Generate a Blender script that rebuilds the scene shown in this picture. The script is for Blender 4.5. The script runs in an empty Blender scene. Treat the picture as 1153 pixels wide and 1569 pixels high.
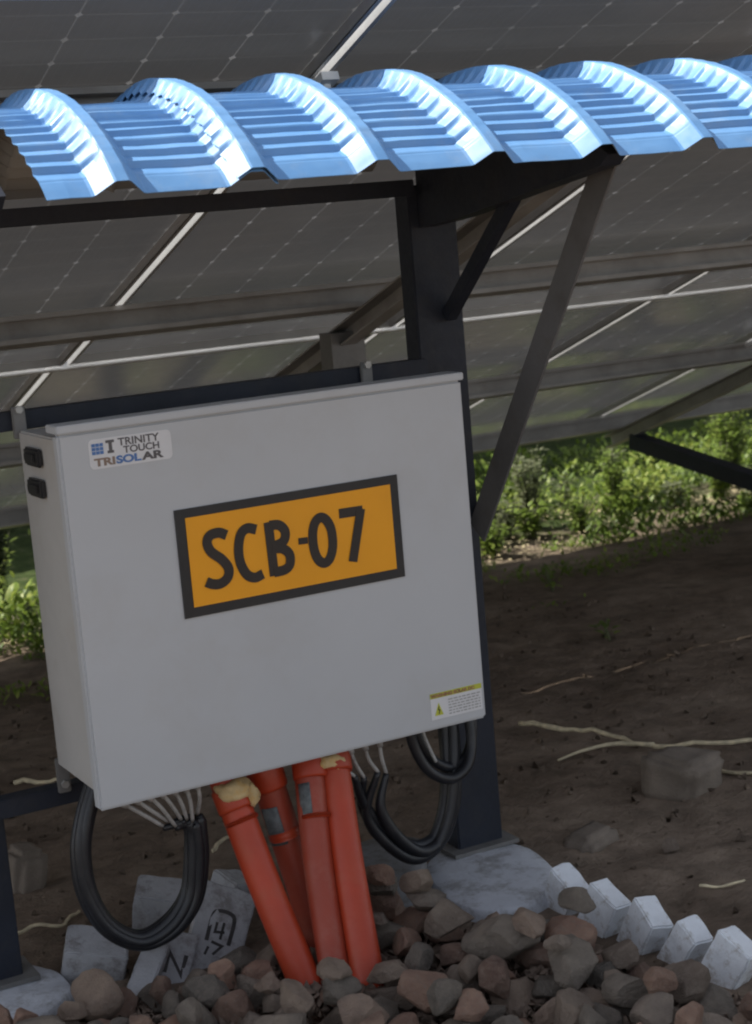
import bpy, bmesh, math, random
from mathutils import Vector, Matrix, Euler, noise
random.seed(7)
R = math.radians
S = bpy.context.scene
C = S.collection

# ---------------------------------------------------------------- camera
cam = bpy.data.cameras.new('camera'); co = bpy.data.objects.new('camera', cam); C.objects.link(co)
cam.sensor_fit = 'VERTICAL'; cam.sensor_height = 24; cam.lens = 24*2633.56/1569
cam.dof.use_dof = True; cam.dof.focus_distance = 3.75; cam.dof.aperture_fstop = 4.5
cam.clip_start = .05; cam.clip_end = 500
r_ = Vector((0.8751881403, -0.4764442101, -0.0839442299)); u_ = Vector((0.1520356059, 0.1061429633, 0.9826590690)); f_ = Vector((0.4592721346, 0.8727740750, -0.1653315468))
m = Matrix((r_, u_, -f_)).transposed().to_4x4(); m.translation = (0, 0, 1.62)
co.matrix_world = m
S.camera = co
# ---------------------------------------------------------------- sky and sun
sd = Vector((-.69, .53, 1)).normalized()
w = bpy.data.worlds.new('World'); S.world = w; w.use_nodes = True
nt = w.node_tree; bg = nt.nodes['Background']; sk = nt.nodes.new('ShaderNodeTexSky')
sk.sky_type = 'NISHITA'; sk.sun_disc = False; sk.sun_elevation = math.asin(sd.z); sk.sun_rotation = math.atan2(sd.x, sd.y)
sk.altitude = 300; sk.air_density = 1.0; sk.dust_density = 1.5
hs = nt.nodes.new('ShaderNodeHueSaturation'); hs.inputs['Saturation'].default_value = .38
nt.links.new(sk.outputs[0], hs.inputs['Color']); nt.links.new(hs.outputs[0], bg.inputs[0]); bg.inputs[1].default_value = .12
sl = bpy.data.lights.new('sun', 'SUN'); sl.energy = 4.4; sl.angle = R(.5); sl.color = (1, .95, .86)
so = bpy.data.objects.new('sun', sl); C.objects.link(so); so.rotation_euler = sd.to_track_quat('Z', 'Y').to_euler(); so.location = (0, 0, 8)
S.view_settings.view_transform = 'Standard'; S.view_settings.look = 'None'; S.view_settings.exposure = .68; S.view_settings.gamma = 1
try: S.cycles.filter_width = 2.1
except Exception: pass

# ---------------------------------------------------------------- materials
class N:
    def __init__(s, name):
        s.m = bpy.data.materials.new(name); s.m.use_nodes = True; s.t = s.m.node_tree
        s.b = s.t.nodes['Principled BSDF']; s.out = s.t.nodes['Material Output']
        s.tc = s.t.nodes.new('ShaderNodeTexCoord')
    def new(s, k, **kw):
        n = s.t.nodes.new(k)
        for a, v in kw.items(): setattr(n, a, v)
        return n
    def link(s, a, b): s.t.links.new(a, b)
    def noise(s, scale, detail=4, rough=.55, src=None, dist=0):
        n = s.new('ShaderNodeTexNoise'); n.inputs['Scale'].default_value = scale; n.inputs['Detail'].default_value = detail
        n.inputs['Roughness'].default_value = rough; n.inputs['Distortion'].default_value = dist
        s.link(src or s.tc.outputs['Object'], n.inputs['Vector']); return n.outputs['Fac']
    def ramp(s, fac, stops):
        n = s.new('ShaderNodeValToRGB'); e = n.color_ramp.elements
        while len(e) < len(stops): e.new(.5)
        for i, (p, c) in enumerate(stops): e[i].position = p; e[i].color = (*c, 1) if len(c) == 3 else c
        s.link(fac, n.inputs[0]); return n.outputs[0]
    def mix(s, fac, a, b, mode='MIX'):
        n = s.new('ShaderNodeMix', data_type='RGBA', blend_type=mode)
        for i, v in ((0, fac), (6, a), (7, b)):
            if hasattr(v, 'is_linked') or hasattr(v, 'links'): s.link(v, n.inputs[i])
            elif isinstance(v, (int, float)): n.inputs[i].default_value = v
            else: n.inputs[i].default_value = (*v, 1)
        return n.outputs[2]
    def math(s, op, a, b=0.0, c=0.0):
        n = s.new('ShaderNodeMath', operation=op)
        for i, v in enumerate((a, b, c)):
            if isinstance(v, (int, float)): n.inputs[i].default_value = v
            else: s.link(v, n.inputs[i])
        return n.outputs[0]
    def bump(s, h, strength=.3, dist=.01):
        n = s.new('ShaderNodeBump'); n.inputs['Strength'].default_value = strength; n.inputs['Distance'].default_value = dist
        s.link(h, n.inputs['Height']); s.link(n.outputs[0], s.b.inputs['Normal'])
    def base(s, c):
        if isinstance(c, tuple): s.b.inputs['Base Color'].default_value = (*c, 1)
        else: s.link(c, s.b.inputs['Base Color'])
    def set(s, **k):
        for a, v in k.items():
            a = {'rough': 'Roughness', 'metal': 'Metallic', 'spec': 'Specular IOR Level', 'coat': 'Coat Weight'}[a]
            if isinstance(v, (int, float)): s.b.inputs[a].default_value = v
            else: s.link(v, s.b.inputs[a])

def paint(name, col, rough=.45, var=.12, scale=6, metal=0, spec=.5, bump=.05, dirt=None, dirtamt=.5):
    n = N(name); f = n.noise(scale, 5, .6); f2 = n.noise(scale*9, 3)
    a = tuple(max(0, x*(1-var)) for x in col); b = tuple(min(1, x*(1+var)) for x in col)
    c = n.ramp(f, [(.3, a), (.7, b)])
    if dirt:
        d = n.ramp(n.noise(scale*1.7, 8, .7), [(.5, (0, 0, 0)), (.72, (dirtamt,)*3)])
        c = n.mix(d, c, dirt)
    n.base(c); n.set(metal=metal, spec=spec)
    n.set(rough=n.math('MULTIPLY_ADD', f2, .25, rough-.12))
    if bump: n.bump(n.noise(scale*14, 4), bump, .004)
    return n.m

M = {}
M['navy'] = paint('navy paint', (.010, .014, .026), .6, .25, 8, bump=.15, dirt=(.03, .028, .03), dirtamt=.5)
M['galv'] = paint('galvanised steel', (.30, .30, .30), .5, .15, 9, metal=.35, bump=.08, dirt=(.17, .15, .13))
M['galv_dark'] = paint('weathered steel', (.19, .185, .18), .55, .2, 6, metal=.2, bump=.1, dirt=(.09, .08, .065))
M['galv_warm'] = paint('weathered purlin steel', (.36, .345, .33), .5, .2, 5, metal=.3, bump=.08, dirt=(.25, .22, .19))
M['strut'] = paint('grey painted angle', (.125, .125, .13), .55, .15, 8, dirt=(.09, .08, .07))
M['alu'] = paint('aluminium frame', (.55, .55, .55), .4, .1, 5, metal=.5)
M['clamp_gap_light'] = paint('clamp aluminium and gap light', (.85, .86, .87), .45, .1, 5, metal=0)  # pale clamp aluminium, also used to paint light along the row seam
M['bolt'] = paint('zinc bolt', (.45, .44, .42), .4, .2, 30, metal=.5)
M['box'] = paint('powder coat grey', (.487, .503, .528), .42, .03, 2.5, bump=.03, dirt=(.42, .41, .40), dirtamt=.35)
M['box_bounce'] = paint('powder coat grey with bounce tint', (.47, .46, .45), .45, .05, 3, bump=.03, dirt=(.36, .32, .27), dirtamt=.5)  # body tone warmed to paint in light bounced onto its side
M['black'] = paint('black plastic', (.018, .018, .02), .4, .2, 20)
M['rubber'] = paint('black cable jacket', (.014, .015, .019), .42, .25, 14, bump=.1, dirt=(.05, .045, .04), dirtamt=.35)
M['wire'] = paint('grey tinned wire', (.42, .41, .40), .5, .2, 30, dirt=(.12, .1, .08))
M['plate_black'] = paint('plate black', (.022, .021, .022), .55, .15, 12)
M['letter'] = paint('lettering dark', (.024, .018, .015), .55, .2, 12)
M['amber'] = paint('plate amber', (.86, .36, .006), .5, .05, 5)
M['sticker'] = paint('white sticker', (.66, .66, .68), .45, .04, 20)
M['logo_blue'] = paint('print blue', (.08, .18, .42), .5, .1, 30)
M['logo_dark'] = paint('print grey', (.10, .095, .10), .5, .1, 30)
M['logo_brown'] = paint('print brown', (.25, .18, .14), .5, .1, 30)
M['logo_pale'] = paint('print pale grey', (.33, .33, .33), .5, .1, 30)
M['warn_brown'] = paint('print rust', (.30, .17, .08), .5, .3, 60)
M['warn_yellow'] = paint('print yellow', (.50, .52, .06), .5, .1, 30)
M['pipe'] = paint('orange red pvc', (.42, .045, .014), .45, .12, 7, bump=.06, dirt=(.40, .075, .03), dirtamt=.6)
M['pipe_dull'] = paint('orange red pvc dusty', (.31, .046, .022), .5, .12, 7, bump=.06, dirt=(.34, .10, .065), dirtamt=.7)
M['foam'] = paint('expanding foam', (.62, .46, .24), .8, .2, 25, bump=.5, dirt=(.6, .33, .05), dirtamt=.8)
M['plaster'] = paint('foam crust', (.60, .55, .42), .8, .2, 30, bump=.5)
M['tape'] = paint('printed label grey', (.13, .145, .15), .6, .4, 60)
M['twig'] = paint('dry twig', (.62, .53, .36), .8, .3, 40, bump=.5)
M['straw'] = paint('dry straw', (.55, .46, .28), .8, .3, 30)
M['bark'] = paint('weed stem', (.12, .13, .06), .8, .3, 30)

def white_masonry(name, col, dirt, amt, scale=14):
    n = N(name); f = n.noise(scale, 8, .7)
    c = n.ramp(f, [(.3, tuple(x*.86 for x in col)), (.6, col)])
    d = n.ramp(n.noise(scale*1.3, 10, .75), [(.48, (0, 0, 0)), (.62, (amt,)*3)])
    c = n.mix(d, c, dirt); n.base(c); n.set(rough=.85, spec=.3)
    n.bump(n.noise(scale*6, 6, .7), .5, .006); return n.m
M['white_brick'] = white_masonry('whitewashed brick', (.80, .83, .88), (.36, .32, .28), .75)
M['grey_brick'] = white_masonry('pale grey brick', (.44, .44, .46), (.18, .16, .15), .7)
M['pad'] = white_masonry('whitewashed concrete', (.58, .60, .65), (.24, .23, .22), .7, 9)
M['concrete'] = white_masonry('raw concrete', (.22, .22, .225), (.13, .12, .11), .8, 12)
M['frog'] = paint('frog mark dark', (.055, .05, .05), .8, .3, 40)

def stone(name, cols):
    n = N(name)
    oi = n.new('ShaderNodeObjectInfo')
    add = n.new('ShaderNodeVectorMath', operation='ADD')
    sc = n.new('ShaderNodeVectorMath', operation='SCALE'); cmb = n.new('ShaderNodeCombineXYZ')
    for i in range(3): n.link(oi.outputs['Random'], cmb.inputs[i])
    n.link(cmb.outputs[0], sc.inputs[0]); sc.inputs['Scale'].default_value = 37.0
    n.link(n.tc.outputs['Object'], add.inputs[0]); n.link(sc.outputs[0], add.inputs[1])
    v = add.outputs[0]
    f = n.noise(1.1, 5, .6, v); c = n.ramp(f, [(.30, cols[0]), (.5, cols[1]), (.68, cols[2])])
    r = n.ramp(oi.outputs['Random'], [(0, (.74, .72, .70)), (.5, (1, .95, .9)), (1, (1.25, 1.12, 1.05))])
    c = n.mix(1.0, c, r, 'MULTIPLY')
    d = n.ramp(n.noise(4.5, 10, .75, v), [(.5, (0, 0, 0)), (.68, (.6,)*3)])
    c = n.mix(d, c, (.44, .355, .295))
    n.base(c); n.set(rough=.82, spec=.3)
    n.bump(n.noise(7, 12, .75, v), .8, .12); return n.m
M['stone_red'] = stone('red brown stone', [(.34, .225, .185), (.44, .30, .24), (.54, .38, .30)])
M['stone_grey'] = stone('grey stone', [(.25, .225, .20), (.34, .305, .27), (.43, .38, .33)])
M['stone_brown'] = stone('brown stone', [(.31, .25, .21), (.42, .34, .285), (.50, .41, .34)])

def soil_mat():
    n = N('soil'); P = n.tc.outputs['Object']
    f = n.noise(1.3, 8, .65); g = n.noise(9, 9, .7); h = n.noise(60, 6, .7)
    c = n.ramp(f, [(.3, (.18, .138, .105)), (.48, (.29, .228, .178)), (.68, (.42, .34, .27))])
    c2 = n.ramp(g, [(.35, (.68, .66, .64)), (.62, (1.12, 1.08, 1.05))])
    c = n.mix(1.0, c, c2, 'MULTIPLY')
    sx = n.new('ShaderNodeSeparateXYZ'); n.link(P, sx.inputs[0])
    k = n.math('MULTIPLY_ADD', n.noise(1.1, 5), 3.0, sx.outputs['Y'])
    mr = n.new('ShaderNodeMapRange'); mr.inputs['From Min'].default_value = 9.4; mr.inputs['From Max'].default_value = 10.6
    n.link(k, mr.inputs['Value'])
    gr = n.ramp(n.noise(7, 8, .7), [(.35, (.035, .055, .016)), (.55, (.07, .10, .03)), (.7, (.17, .15, .09))])
    c = n.mix(mr.outputs[0], c, gr)
    n.base(c); n.set(rough=.95, spec=.15)
    hh = n.math('ADD', g, n.math('MULTIPLY', h, .35)); n.bump(hh, 1.0, .05); return n.m
M['soil'] = soil_mat()

def leaf_mat(name, a, b, c3):
    n = N(name); f = n.noise(2.2, 3); g = n.noise(23, 3)
    c = n.ramp(n.math('MULTIPLY_ADD', g, .6, n.math('MULTIPLY', f, .5)), [(.38, a), (.55, b), (.70, c3)])
    n.base(c); n.set(rough=.5, spec=.35)
    tr = n.new('ShaderNodeBsdfTranslucent'); n.link(c, tr.inputs[0])
    mx = n.new('ShaderNodeMixShader'); mx.inputs[0].default_value = .35
    n.link(n.b.outputs[0], mx.inputs[1]); n.link(tr.outputs[0], mx.inputs[2]); n.link(mx.outputs[0], n.out.inputs[0]); return n.m
M['leaf'] = leaf_mat('weed leaf', (.07, .12, .02), (.19, .27, .045), (.36, .42, .10))
M['leaf_pale'] = leaf_mat('pale weed leaf', (.09, .11, .05), (.17, .19, .10), (.30, .30, .19))
M['grass'] = leaf_mat('grass', (.045, .085, .014), (.17, .25, .035), (.36, .40, .10))
M['leaf_dark'] = leaf_mat('shrub leaf with painted shade', (.015, .028, .01), (.03, .045, .016), (.06, .08, .03))  # leaf colour darkened to paint the shade left of the box

def glass_mat():
    n = N('bifacial module underside'); P = n.tc.outputs['Object']
    sx = n.new('ShaderNodeSeparateXYZ'); n.link(P, sx.inputs[0]); X, Y = sx.outputs[0], sx.outputs[1]
    def line(v, pitch, off, half):
        a = n.math('MULTIPLY', n.math('ADD', v, off), 1.0/pitch); fr = n.math('FRACT', a)
        d = n.math('ABSOLUTE', n.math('SUBTRACT', fr, .5))          # .5 at the line
        return n.math('MULTIPLY', n.math('SUBTRACT', .5, d), pitch)    # distance to the line
    f0 = n.ramp(n.noise(1.3, 4), [(.35, (.25,)*3), (.7, (1,)*3)])
    px, py = 1.262/6, 2.60/24
    dx = line(X, px, 20*px + .631, 0); dy = line(Y, py, 40*py + 1.30, 0)
    lx = n.math('LESS_THAN', dx, .0022); ly = n.math('LESS_THAN', dy, .0014)
    dia = n.math('LESS_THAN', n.math('ADD', dx, n.math('MULTIPLY', dy, .8)), .0095)
    gap = n.math('MAXIMUM', n.math('MULTIPLY', lx, n.math('MULTIPLY', f0, .032)), n.math('MULTIPLY', ly, .012)); gap = n.math('MAXIMUM', gap, n.math('MULTIPLY', dia, n.math('MULTIPLY', f0, .075)))
    f = n.noise(1.6, 6, .6); g = n.noise(14, 5, .6)
    c = n.ramp(f, [(.3, (.115, .105, .098)), (.7, (.20, .175, .15))])
    c = n.mix(n.ramp(g, [(.5, (0, 0, 0)), (.75, (.35,)*3)]), c, (.19, .165, .14))
    bb = line(X, px/10, 0, 0); c = n.mix(n.math('MULTIPLY', n.math('LESS_THAN', bb, .0006), .25), c, (.2, .2, .2))
    n.base(c); n.set(spec=.6); n.set(rough=n.math('MULTIPLY_ADD', f, .15, .13))
    n.bump(n.noise(1.5, 3), .04, .05)
    tr = n.new('ShaderNodeBsdfTranslucent'); tr.inputs[0].default_value = (.8, .8, .82, 1)
    mx = n.new('ShaderNodeMixShader'); n.link(gap, mx.inputs[0]); n.link(n.b.outputs[0], mx.inputs[1]); n.link(tr.outputs[0], mx.inputs[2])
    tr2 = n.new('ShaderNodeBsdfTranslucent'); tr2.inputs[0].default_value = (.30, .31, .33, 1)
    mx2 = n.new('ShaderNodeMixShader'); mx2.inputs[0].default_value = .05; n.link(mx.outputs[0], mx2.inputs[1]); n.link(tr2.outputs[0], mx2.inputs[2])
    n.link(mx2.outputs[0], n.out.inputs[0]); return n.m
M['glass'] = glass_mat()

def blue_mat():
    n = N('blue coated sheet'); f = n.noise(5, 6, .65); g = n.noise(40, 4)
    c = n.ramp(f, [(.3, (.115, .29, .58)), (.7, (.17, .36, .65))])
    d = n.ramp(n.noise(7, 9, .72), [(.52, (0, 0, 0)), (.75, (.45,)*3)]); c = n.mix(d, c, (.34, .42, .52))
    n.base(c); n.set(spec=.6); n.set(rough=n.math('MULTIPLY_ADD', g, .22, .33)); return n.m
M['blue'] = blue_mat()
M['sheet_under'] = paint('sheet underside', (.36, .35, .33), .5, .1, 5)

# ---------------------------------------------------------------- mesh helpers
def meta(o, label=None, cat=None, group=None, kind=None):
    if label: o['label'] = label
    if cat: o['category'] = cat
    if group: o['group'] = group
    if kind: o['kind'] = kind
    return o
def link_mesh(name, me, mats, parent=None, smooth=False, loc=None, rot=None):
    o = bpy.data.objects.new(name, me); C.objects.link(o)
    for q in (mats if isinstance(mats, (list, tuple)) else [mats]): me.materials.append(q)
    if smooth: me.polygons.foreach_set('use_smooth', [True]*len(me.polygons))
    if parent: o.parent = parent
    if loc is not None: o.location = loc
    if rot is not None: o.rotation_euler = rot
    return o
def build(name, bm, mats, parent=None, smooth=False, loc=None, rot=None):
    me = bpy.data.meshes.new(name); bm.to_mesh(me); bm.free()
    return link_mesh(name, me, mats, parent, smooth, loc, rot)
def empty(name, loc, label, cat, group=None):
    o = bpy.data.objects.new(name, None); C.objects.link(o); o.location = loc; o.empty_display_size = .1
    return meta(o, label, cat, group)
def off(o, t):        # give a part made in world coordinates its place below thing t
    o.matrix_parent_inverse = Matrix.Translation(-t.location); return o

def box(bm, lo, hi, mat=0, M4=None, bev=0):
    vs = [Vector((x, y, z)) for x in (lo[0], hi[0]) for y in (lo[1], hi[1]) for z in (lo[2], hi[2])]
    if M4: vs = [M4 @ v for v in vs]
    v = [bm.verts.new(p) for p in vs]
    fs = [bm.faces.new([v[i] for i in q]) for q in ((0, 1, 3, 2), (4, 6, 7, 5), (0, 4, 5, 1), (2, 3, 7, 6), (0, 2, 6, 4), (1, 5, 7, 3))]
    for f in fs: f.material_index = mat
    if bev:
        es = list({e for f in fs for e in f.edges})
        bmesh.ops.bevel(bm, geom=es, offset=bev, segments=2, affect='EDGES', clamp_overlap=True)
    return bm
def BM(): return bmesh.new()
def boxm(lo, hi, **k): return box(BM(), lo, hi, **k)
def frame_between(a, b, up=Vector((0, 0, 1))):
    a, b = Vector(a), Vector(b); z = (b-a); L = z.length; z.normalize()
    x = up.cross(z)
    if x.length < 1e-4: x = Vector((1, 0, 0))
    x.normalize(); y = z.cross(x); m = Matrix((x, y, z)).transposed().to_4x4(); m.translation = a; return m, L
def profile_bar(bm, a, b, prof, up=Vector((0, 0, 1))):
    """sweep a closed 2D profile (local x,y) from a to b"""
    m, L = frame_between(a, b, up)
    A = [bm.verts.new(m @ Vector((p[0], p[1], 0))) for p in prof]; B = [bm.verts.new(m @ Vector((p[0], p[1], L))) for p in prof]
    n = len(prof)
    for i in range(n): bm.faces.new((A[i], A[(i+1) % n], B[(i+1) % n], B[i]))
    bm.faces.new(A[::-1]); bm.faces.new(B); bmesh.ops.recalc_face_normals(bm, faces=bm.faces[:]); return bm
def rectp(w, h): return [(-w/2, -h/2), (w/2, -h/2), (w/2, h/2), (-w/2, h/2)]
def Lp(w, h, t): return [(0, 0), (w, 0), (w, t), (t, t), (t, h), (0, h)]
def catmull(P, n=8):
    P = [Vector(p) for p in P]; out = []
    Q = [P[0]*2-P[1]] + P + [P[-1]*2-P[-2]]
    for i in range(1, len(Q)-2):
        for k in range(n):
            t = k/n; a, b, c, d = Q[i-1], Q[i], Q[i+1], Q[i+2]
            out.append(.5*((2*b)+(c-a)*t+(2*a-5*b+4*c-d)*t*t+(3*b-3*c+d-a)*t**3))
    out.append(P[-1]); return out
def tube(bm, pts, rad, seg=10, cap=True, wob=0):
    pts = [Vector(p) for p in pts]; rings = []
    t0 = (pts[1]-pts[0]).normalized(); nrm = t0.orthogonal().normalized()
    for i, p in enumerate(pts):
        t = (pts[min(i+1, len(pts)-1)]-pts[max(i-1, 0)]).normalized()
        nrm = (nrm - t*nrm.dot(t)).normalized(); bi = t.cross(nrm)
        r = rad[i] if isinstance(rad, (list, tuple)) else rad
        ring = []
        for k in range(seg):
            a = 2*math.pi*k/seg; rr = r*(1+(wob*noise.noise(p*40+Vector((k*.9, 0, 0))) if wob else 0))
            ring.append(bm.verts.new(p+(nrm*math.cos(a)+bi*math.sin(a))*rr))
        rings.append(ring)
    for A, B in zip(rings, rings[1:]):
        for k in range(seg): bm.faces.new((A[k], A[(k+1) % seg], B[(k+1) % seg], B[k]))
    if cap: bm.faces.new(rings[0][::-1]); bm.faces.new(rings[-1])
    return bm

# ---------------------------------------------------------------- ground
def gz(x, y):
    if y <= 3.9: b = 0
    elif y >= 8: b = -.3
    else: t = (y-3.9)/4.1; b = -.3*t
    return b
def ground_h(x, y):
    h = gz(x, y)
    v = Vector((x, y, 0))
    h += .018*noise.noise(v*1.7) + .012*noise.noise(v*5.1) + .008*noise.noise(v*14) + .004*noise.noise(v*31)
    if x > 2.3 or y > 3.9: h += .010*abs(noise.noise(v*9+Vector((5, 2, 0))))
    if .6 < x < 2.3 and 2.2 < y < 3.7: h = h*.25 - .006
    return h
def axis(segs):
    out = []
    for a, b, s in segs:
        n = max(1, round((b-a)/s)); out += [a+(b-a)*i/n for i in range(n)]
    return out+[segs[-1][1]]
xs = axis([(-90, -10, 20), (-10, 0, 2), (0, .6, .2), (.6, 5, .03), (5, 9, .12), (9, 20, 1), (20, 130, 22)])
ys = axis([(-60, -6, 18), (-6, 2, 1), (2, 5.6, .03), (5.6, 9.5, .06), (9.5, 14, .3), (14, 30, 2), (30, 160, 26)])
me = bpy.data.meshes.new('ground'); V = [(x, y, ground_h(x, y)) for y in ys for x in xs]; nx = len(xs)
F = [(j*nx+i, j*nx+i+1, (j+1)*nx+i+1, (j+1)*nx+i) for j in range(len(ys)-1) for i in range(nx-1)]
me.from_pydata(V, [], F)
ground = meta(link_mesh('ground', me, M['soil'], smooth=True), kind='structure')

# ---------------------------------------------------------------- solar table
TL = R(19.3); cT, sT = math.cos(TL), math.sin(TL); K = 1.56
def tp(x, v, h=0, dy=0, dz=0):     # point on the module plane: x along the row, v down the slope, h below it
    return Vector((x, v*cT + (K-h)*sT + dy, 1.62 + (K-h)*cT - v*sT + dz))
PITCH = 1.31; MW = 1.287; ML = 2.645; V0 = 2.93; V1 = 5.605
def module_meshes():
    g = BM(); g.faces.new([g.verts.new((a*(MW/2-.004), b*(ML/2-.004), 0)) for a, b in ((-1, -1), (1, -1), (1, 1), (-1, 1))])
    gm = bpy.data.meshes.new('laminate'); g.to_mesh(gm); g.free(); gm.materials.append(M['glass'])
    f = BM(); t = .012; lip = .012; hh = .03
    for sx in (-1, 1):
        a, b = sorted((sx*MW/2, sx*(MW/2-t))); box(f, (a, -ML/2, -hh), (b, ML/2, .008))
        a, b = sorted((sx*(MW/2-t), sx*(MW/2-lip))); box(f, (a, -ML/2+lip, -hh), (b, ML/2-lip, -hh+.003))
    for sy in (-1, 1):
        a, b = sorted((sy*ML/2, sy*(ML/2-t))); box(f, (-MW/2+t, a, -hh+.001), (MW/2-t, b, .007))
    fm = bpy.data.meshes.new('module_frame'); f.to_mesh(fm); f.free(); fm.materials.append(M['alu'])
    return gm, fm
GM, FM = module_meshes()
RB = Matrix.Rotation(-TL, 4, 'X')
def solar_table(label, dy, dz, i0, i1, rafters, group):
    t = empty('solar_panel_table', (tp(3.15, V1).x, tp(0, V1).y+dy, gz(0, 6+dy)+0), label, 'solar panels', group)
    for i in range(i0, i1):
        for v0 in (V0, V1):
            c = tp(1.84+PITCH*(i+.5)+(.03 if v0 == V0 else -.02), v0+ML/2, 0, dy, dz)
            o = bpy.data.objects.new('solar_module', GM); C.objects.link(o); o.parent = t
            o.matrix_local = Matrix.Translation(c - t.location) @ RB
            fr = bpy.data.objects.new('module_frame', FM); C.objects.link(fr); fr.parent = o
    xa, xb = 1.84+PITCH*i0-.05, 1.84+PITCH*i1+.05
    pr = [(0, 0), (.05, 0), (.05, .016), (.046, .016), (.046, .004), (.004, .004), (.004, .086), (.046, .086), (.046, .074), (.05, .074), (.05, .09), (0, .09)]
    for v in (3.33, 4.93, 6.62, 7.98):
        bm = BM(); A = []; B = []
        for (p, q) in pr:      # web on the far side, mouth towards the high edge
            A.append(bm.verts.new(tp(xa, v-p+.05, .031+q, dy, dz))); B.append(bm.verts.new(tp(xb, v-p+.05, .031+q, dy, dz)))
        n = len(pr)
        for k in range(n): bm.faces.new((A[k], A[(k+1) % n], B[(k+1) % n], B[k]))
        bm.faces.new(A[::-1]); bm.faces.new(B); bmesh.ops.recalc_face_normals(bm, faces=bm.faces[:])
        off(build('purlin', bm, M['galv_warm'], t), t)
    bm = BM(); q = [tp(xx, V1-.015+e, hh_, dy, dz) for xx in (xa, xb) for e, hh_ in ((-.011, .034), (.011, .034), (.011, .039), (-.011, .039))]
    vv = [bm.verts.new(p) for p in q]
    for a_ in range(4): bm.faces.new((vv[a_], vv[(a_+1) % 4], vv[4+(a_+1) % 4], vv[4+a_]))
    bm.faces.new(vv[3::-1]); bm.faces.new(vv[4:]); bmesh.ops.recalc_face_normals(bm, faces=bm.faces[:]); off(build('gap_light_strip', bm, M['clamp_gap_light'], t), t)  # pale strip added below the seam, painting its bright line of sunlight
    for X in rafters:
        bm = BM(); a, b = tp(X, 3.15, .158, dy, dz), tp(X, 8.15, .158, dy, dz)
        profile_bar(bm, a, b, [(-.03, -.036), (.03, -.036), (.03, -.03), (-.024, -.03), (-.024, .03), (.03, .03), (.03, .036), (-.03, .036)])
        off(build('rafter', bm, M['galv_warm'], t), t)
        for v, wd in ((4.4, .06), (7.0, .05)) if False else ((5.20, .065),):
            top = tp(X, v, .25, dy, dz); gb = gz(X, top.y)-.05
            off(build('leg', box(BM(), (top.x-.065, top.y-.045, gb), (top.x+.065, top.y+.045, top.z+.12)), M['galv_dark'], t), t)
            b = tp(X, 7.9, .22, dy, dz); a = Vector((top.x, top.y+.05, gb+.08))
            off(build('brace', profile_bar(BM(), a, b, rectp(.085, .085)), M['navy'], t), t)
    # mid clamps where the seams cross the purlins
    return t
tab = solar_table('long tilted solar panel table above and behind the grey box, seen from below', 0, 0, -3, 7, (-.40, 2.735, 5.86, 8.99), 'rows of solar panels')
tab2 = solar_table('farther solar panel row standing beyond the green weeds', 8.0, -.3, -4, 9, (-.8, 3.15, 7.08, 11.0), 'rows of solar panels')
for X in (1.84, 4.46, 5.77, 3.15):
    for v in (3.31, 6.60):
        p = tp(X+(.03 if v < 5 else -.02), v, .04); bm = BM(); box(bm, (-.022, -.03, -.02), (.022, .03, .0)); box(bm, (-.008, -.006, -.03), (.008, .006, -.02))
        o = build('clamp', bm, M['clamp_gap_light'], tab); o.matrix_local = Matrix.Translation(p-tab.location) @ RB

# ---------------------------------------------------------------- steel stand + canopy
st = empty('steel_shelter', (1.5, 3.62, 0), 'navy steel stand with curved blue corrugated roof sheltering the grey box', 'shelter')
def post(x0, x1):
    bm = BM(); t = .008; y0, y1 = 3.60, 3.665; h = 1.70
    box(bm, (x0, y0, -.04), (x1, y1, h), bev=.003)
    return bm
for x0, x1, lb in ((2.050, 2.180, None), (.785, .913, None)):
    p = off(build('post', post(x0, x1), M['navy'], st), st)
    q = build('base_plate', boxm((x0-.03, 3.57, .035), (x1+.03, 3.70, .045)), M['galv_dark'], p); q.matrix_parent_inverse = Matrix.Translation(-st.location).inverted() @ Matrix.Identity(4)
    q.matrix_parent_inverse = Matrix.Identity(4); q.matrix_parent_inverse = (Matrix.Identity(4))
for z0, z1 in ((1.675, 1.713), (1.252, 1.292), (.420, .462)):
    bm = BM(); box(bm, (.60 if z0 < 1.6 else .5, 3.555, z0), (2.045, 3.5985, z1), bev=.002)
    off(build('crossbeam', bm, M['navy'], st), st)
# head plate and tapering bracket arm
for X in (2.075, .80):
    bm = BM(); prof = [(3.598, 1.60), (3.42, 1.615), (2.86, 1.694), (2.83, 1.715), (2.86, 1.735), (3.05, 1.80), (3.25, 1.845), (3.5, 1.83), (3.598, 1.80)]
    A = [bm.verts.new((X, y, z)) for y, z in prof]; B = [bm.verts.new((X+.05, y, z)) for y, z in prof]; n = len(prof)
    for i in range(n): bm.faces.new((A[i], A[(i+1) % n], B[(i+1) % n], B[i]))
    bm.faces.new(A[::-1]); bm.faces.new(B); bmesh.ops.recalc_face_normals(bm, faces=bm.faces[:])
    off(build('bracket_arm', bm, M['navy'], st), st)
off(build('strut', profile_bar(BM(), (2.156, 3.604, .87), (2.166, 2.985, 1.742), Lp(.070, .055, .006), up=Vector((1, 0, 0))), M['strut'], st), st)
off(build('strut', profile_bar(BM(), (2.135, 3.592, 1.385), (2.125, 3.25, 1.66), rectp(.028, .03)), M['navy'], st), st)

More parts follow.
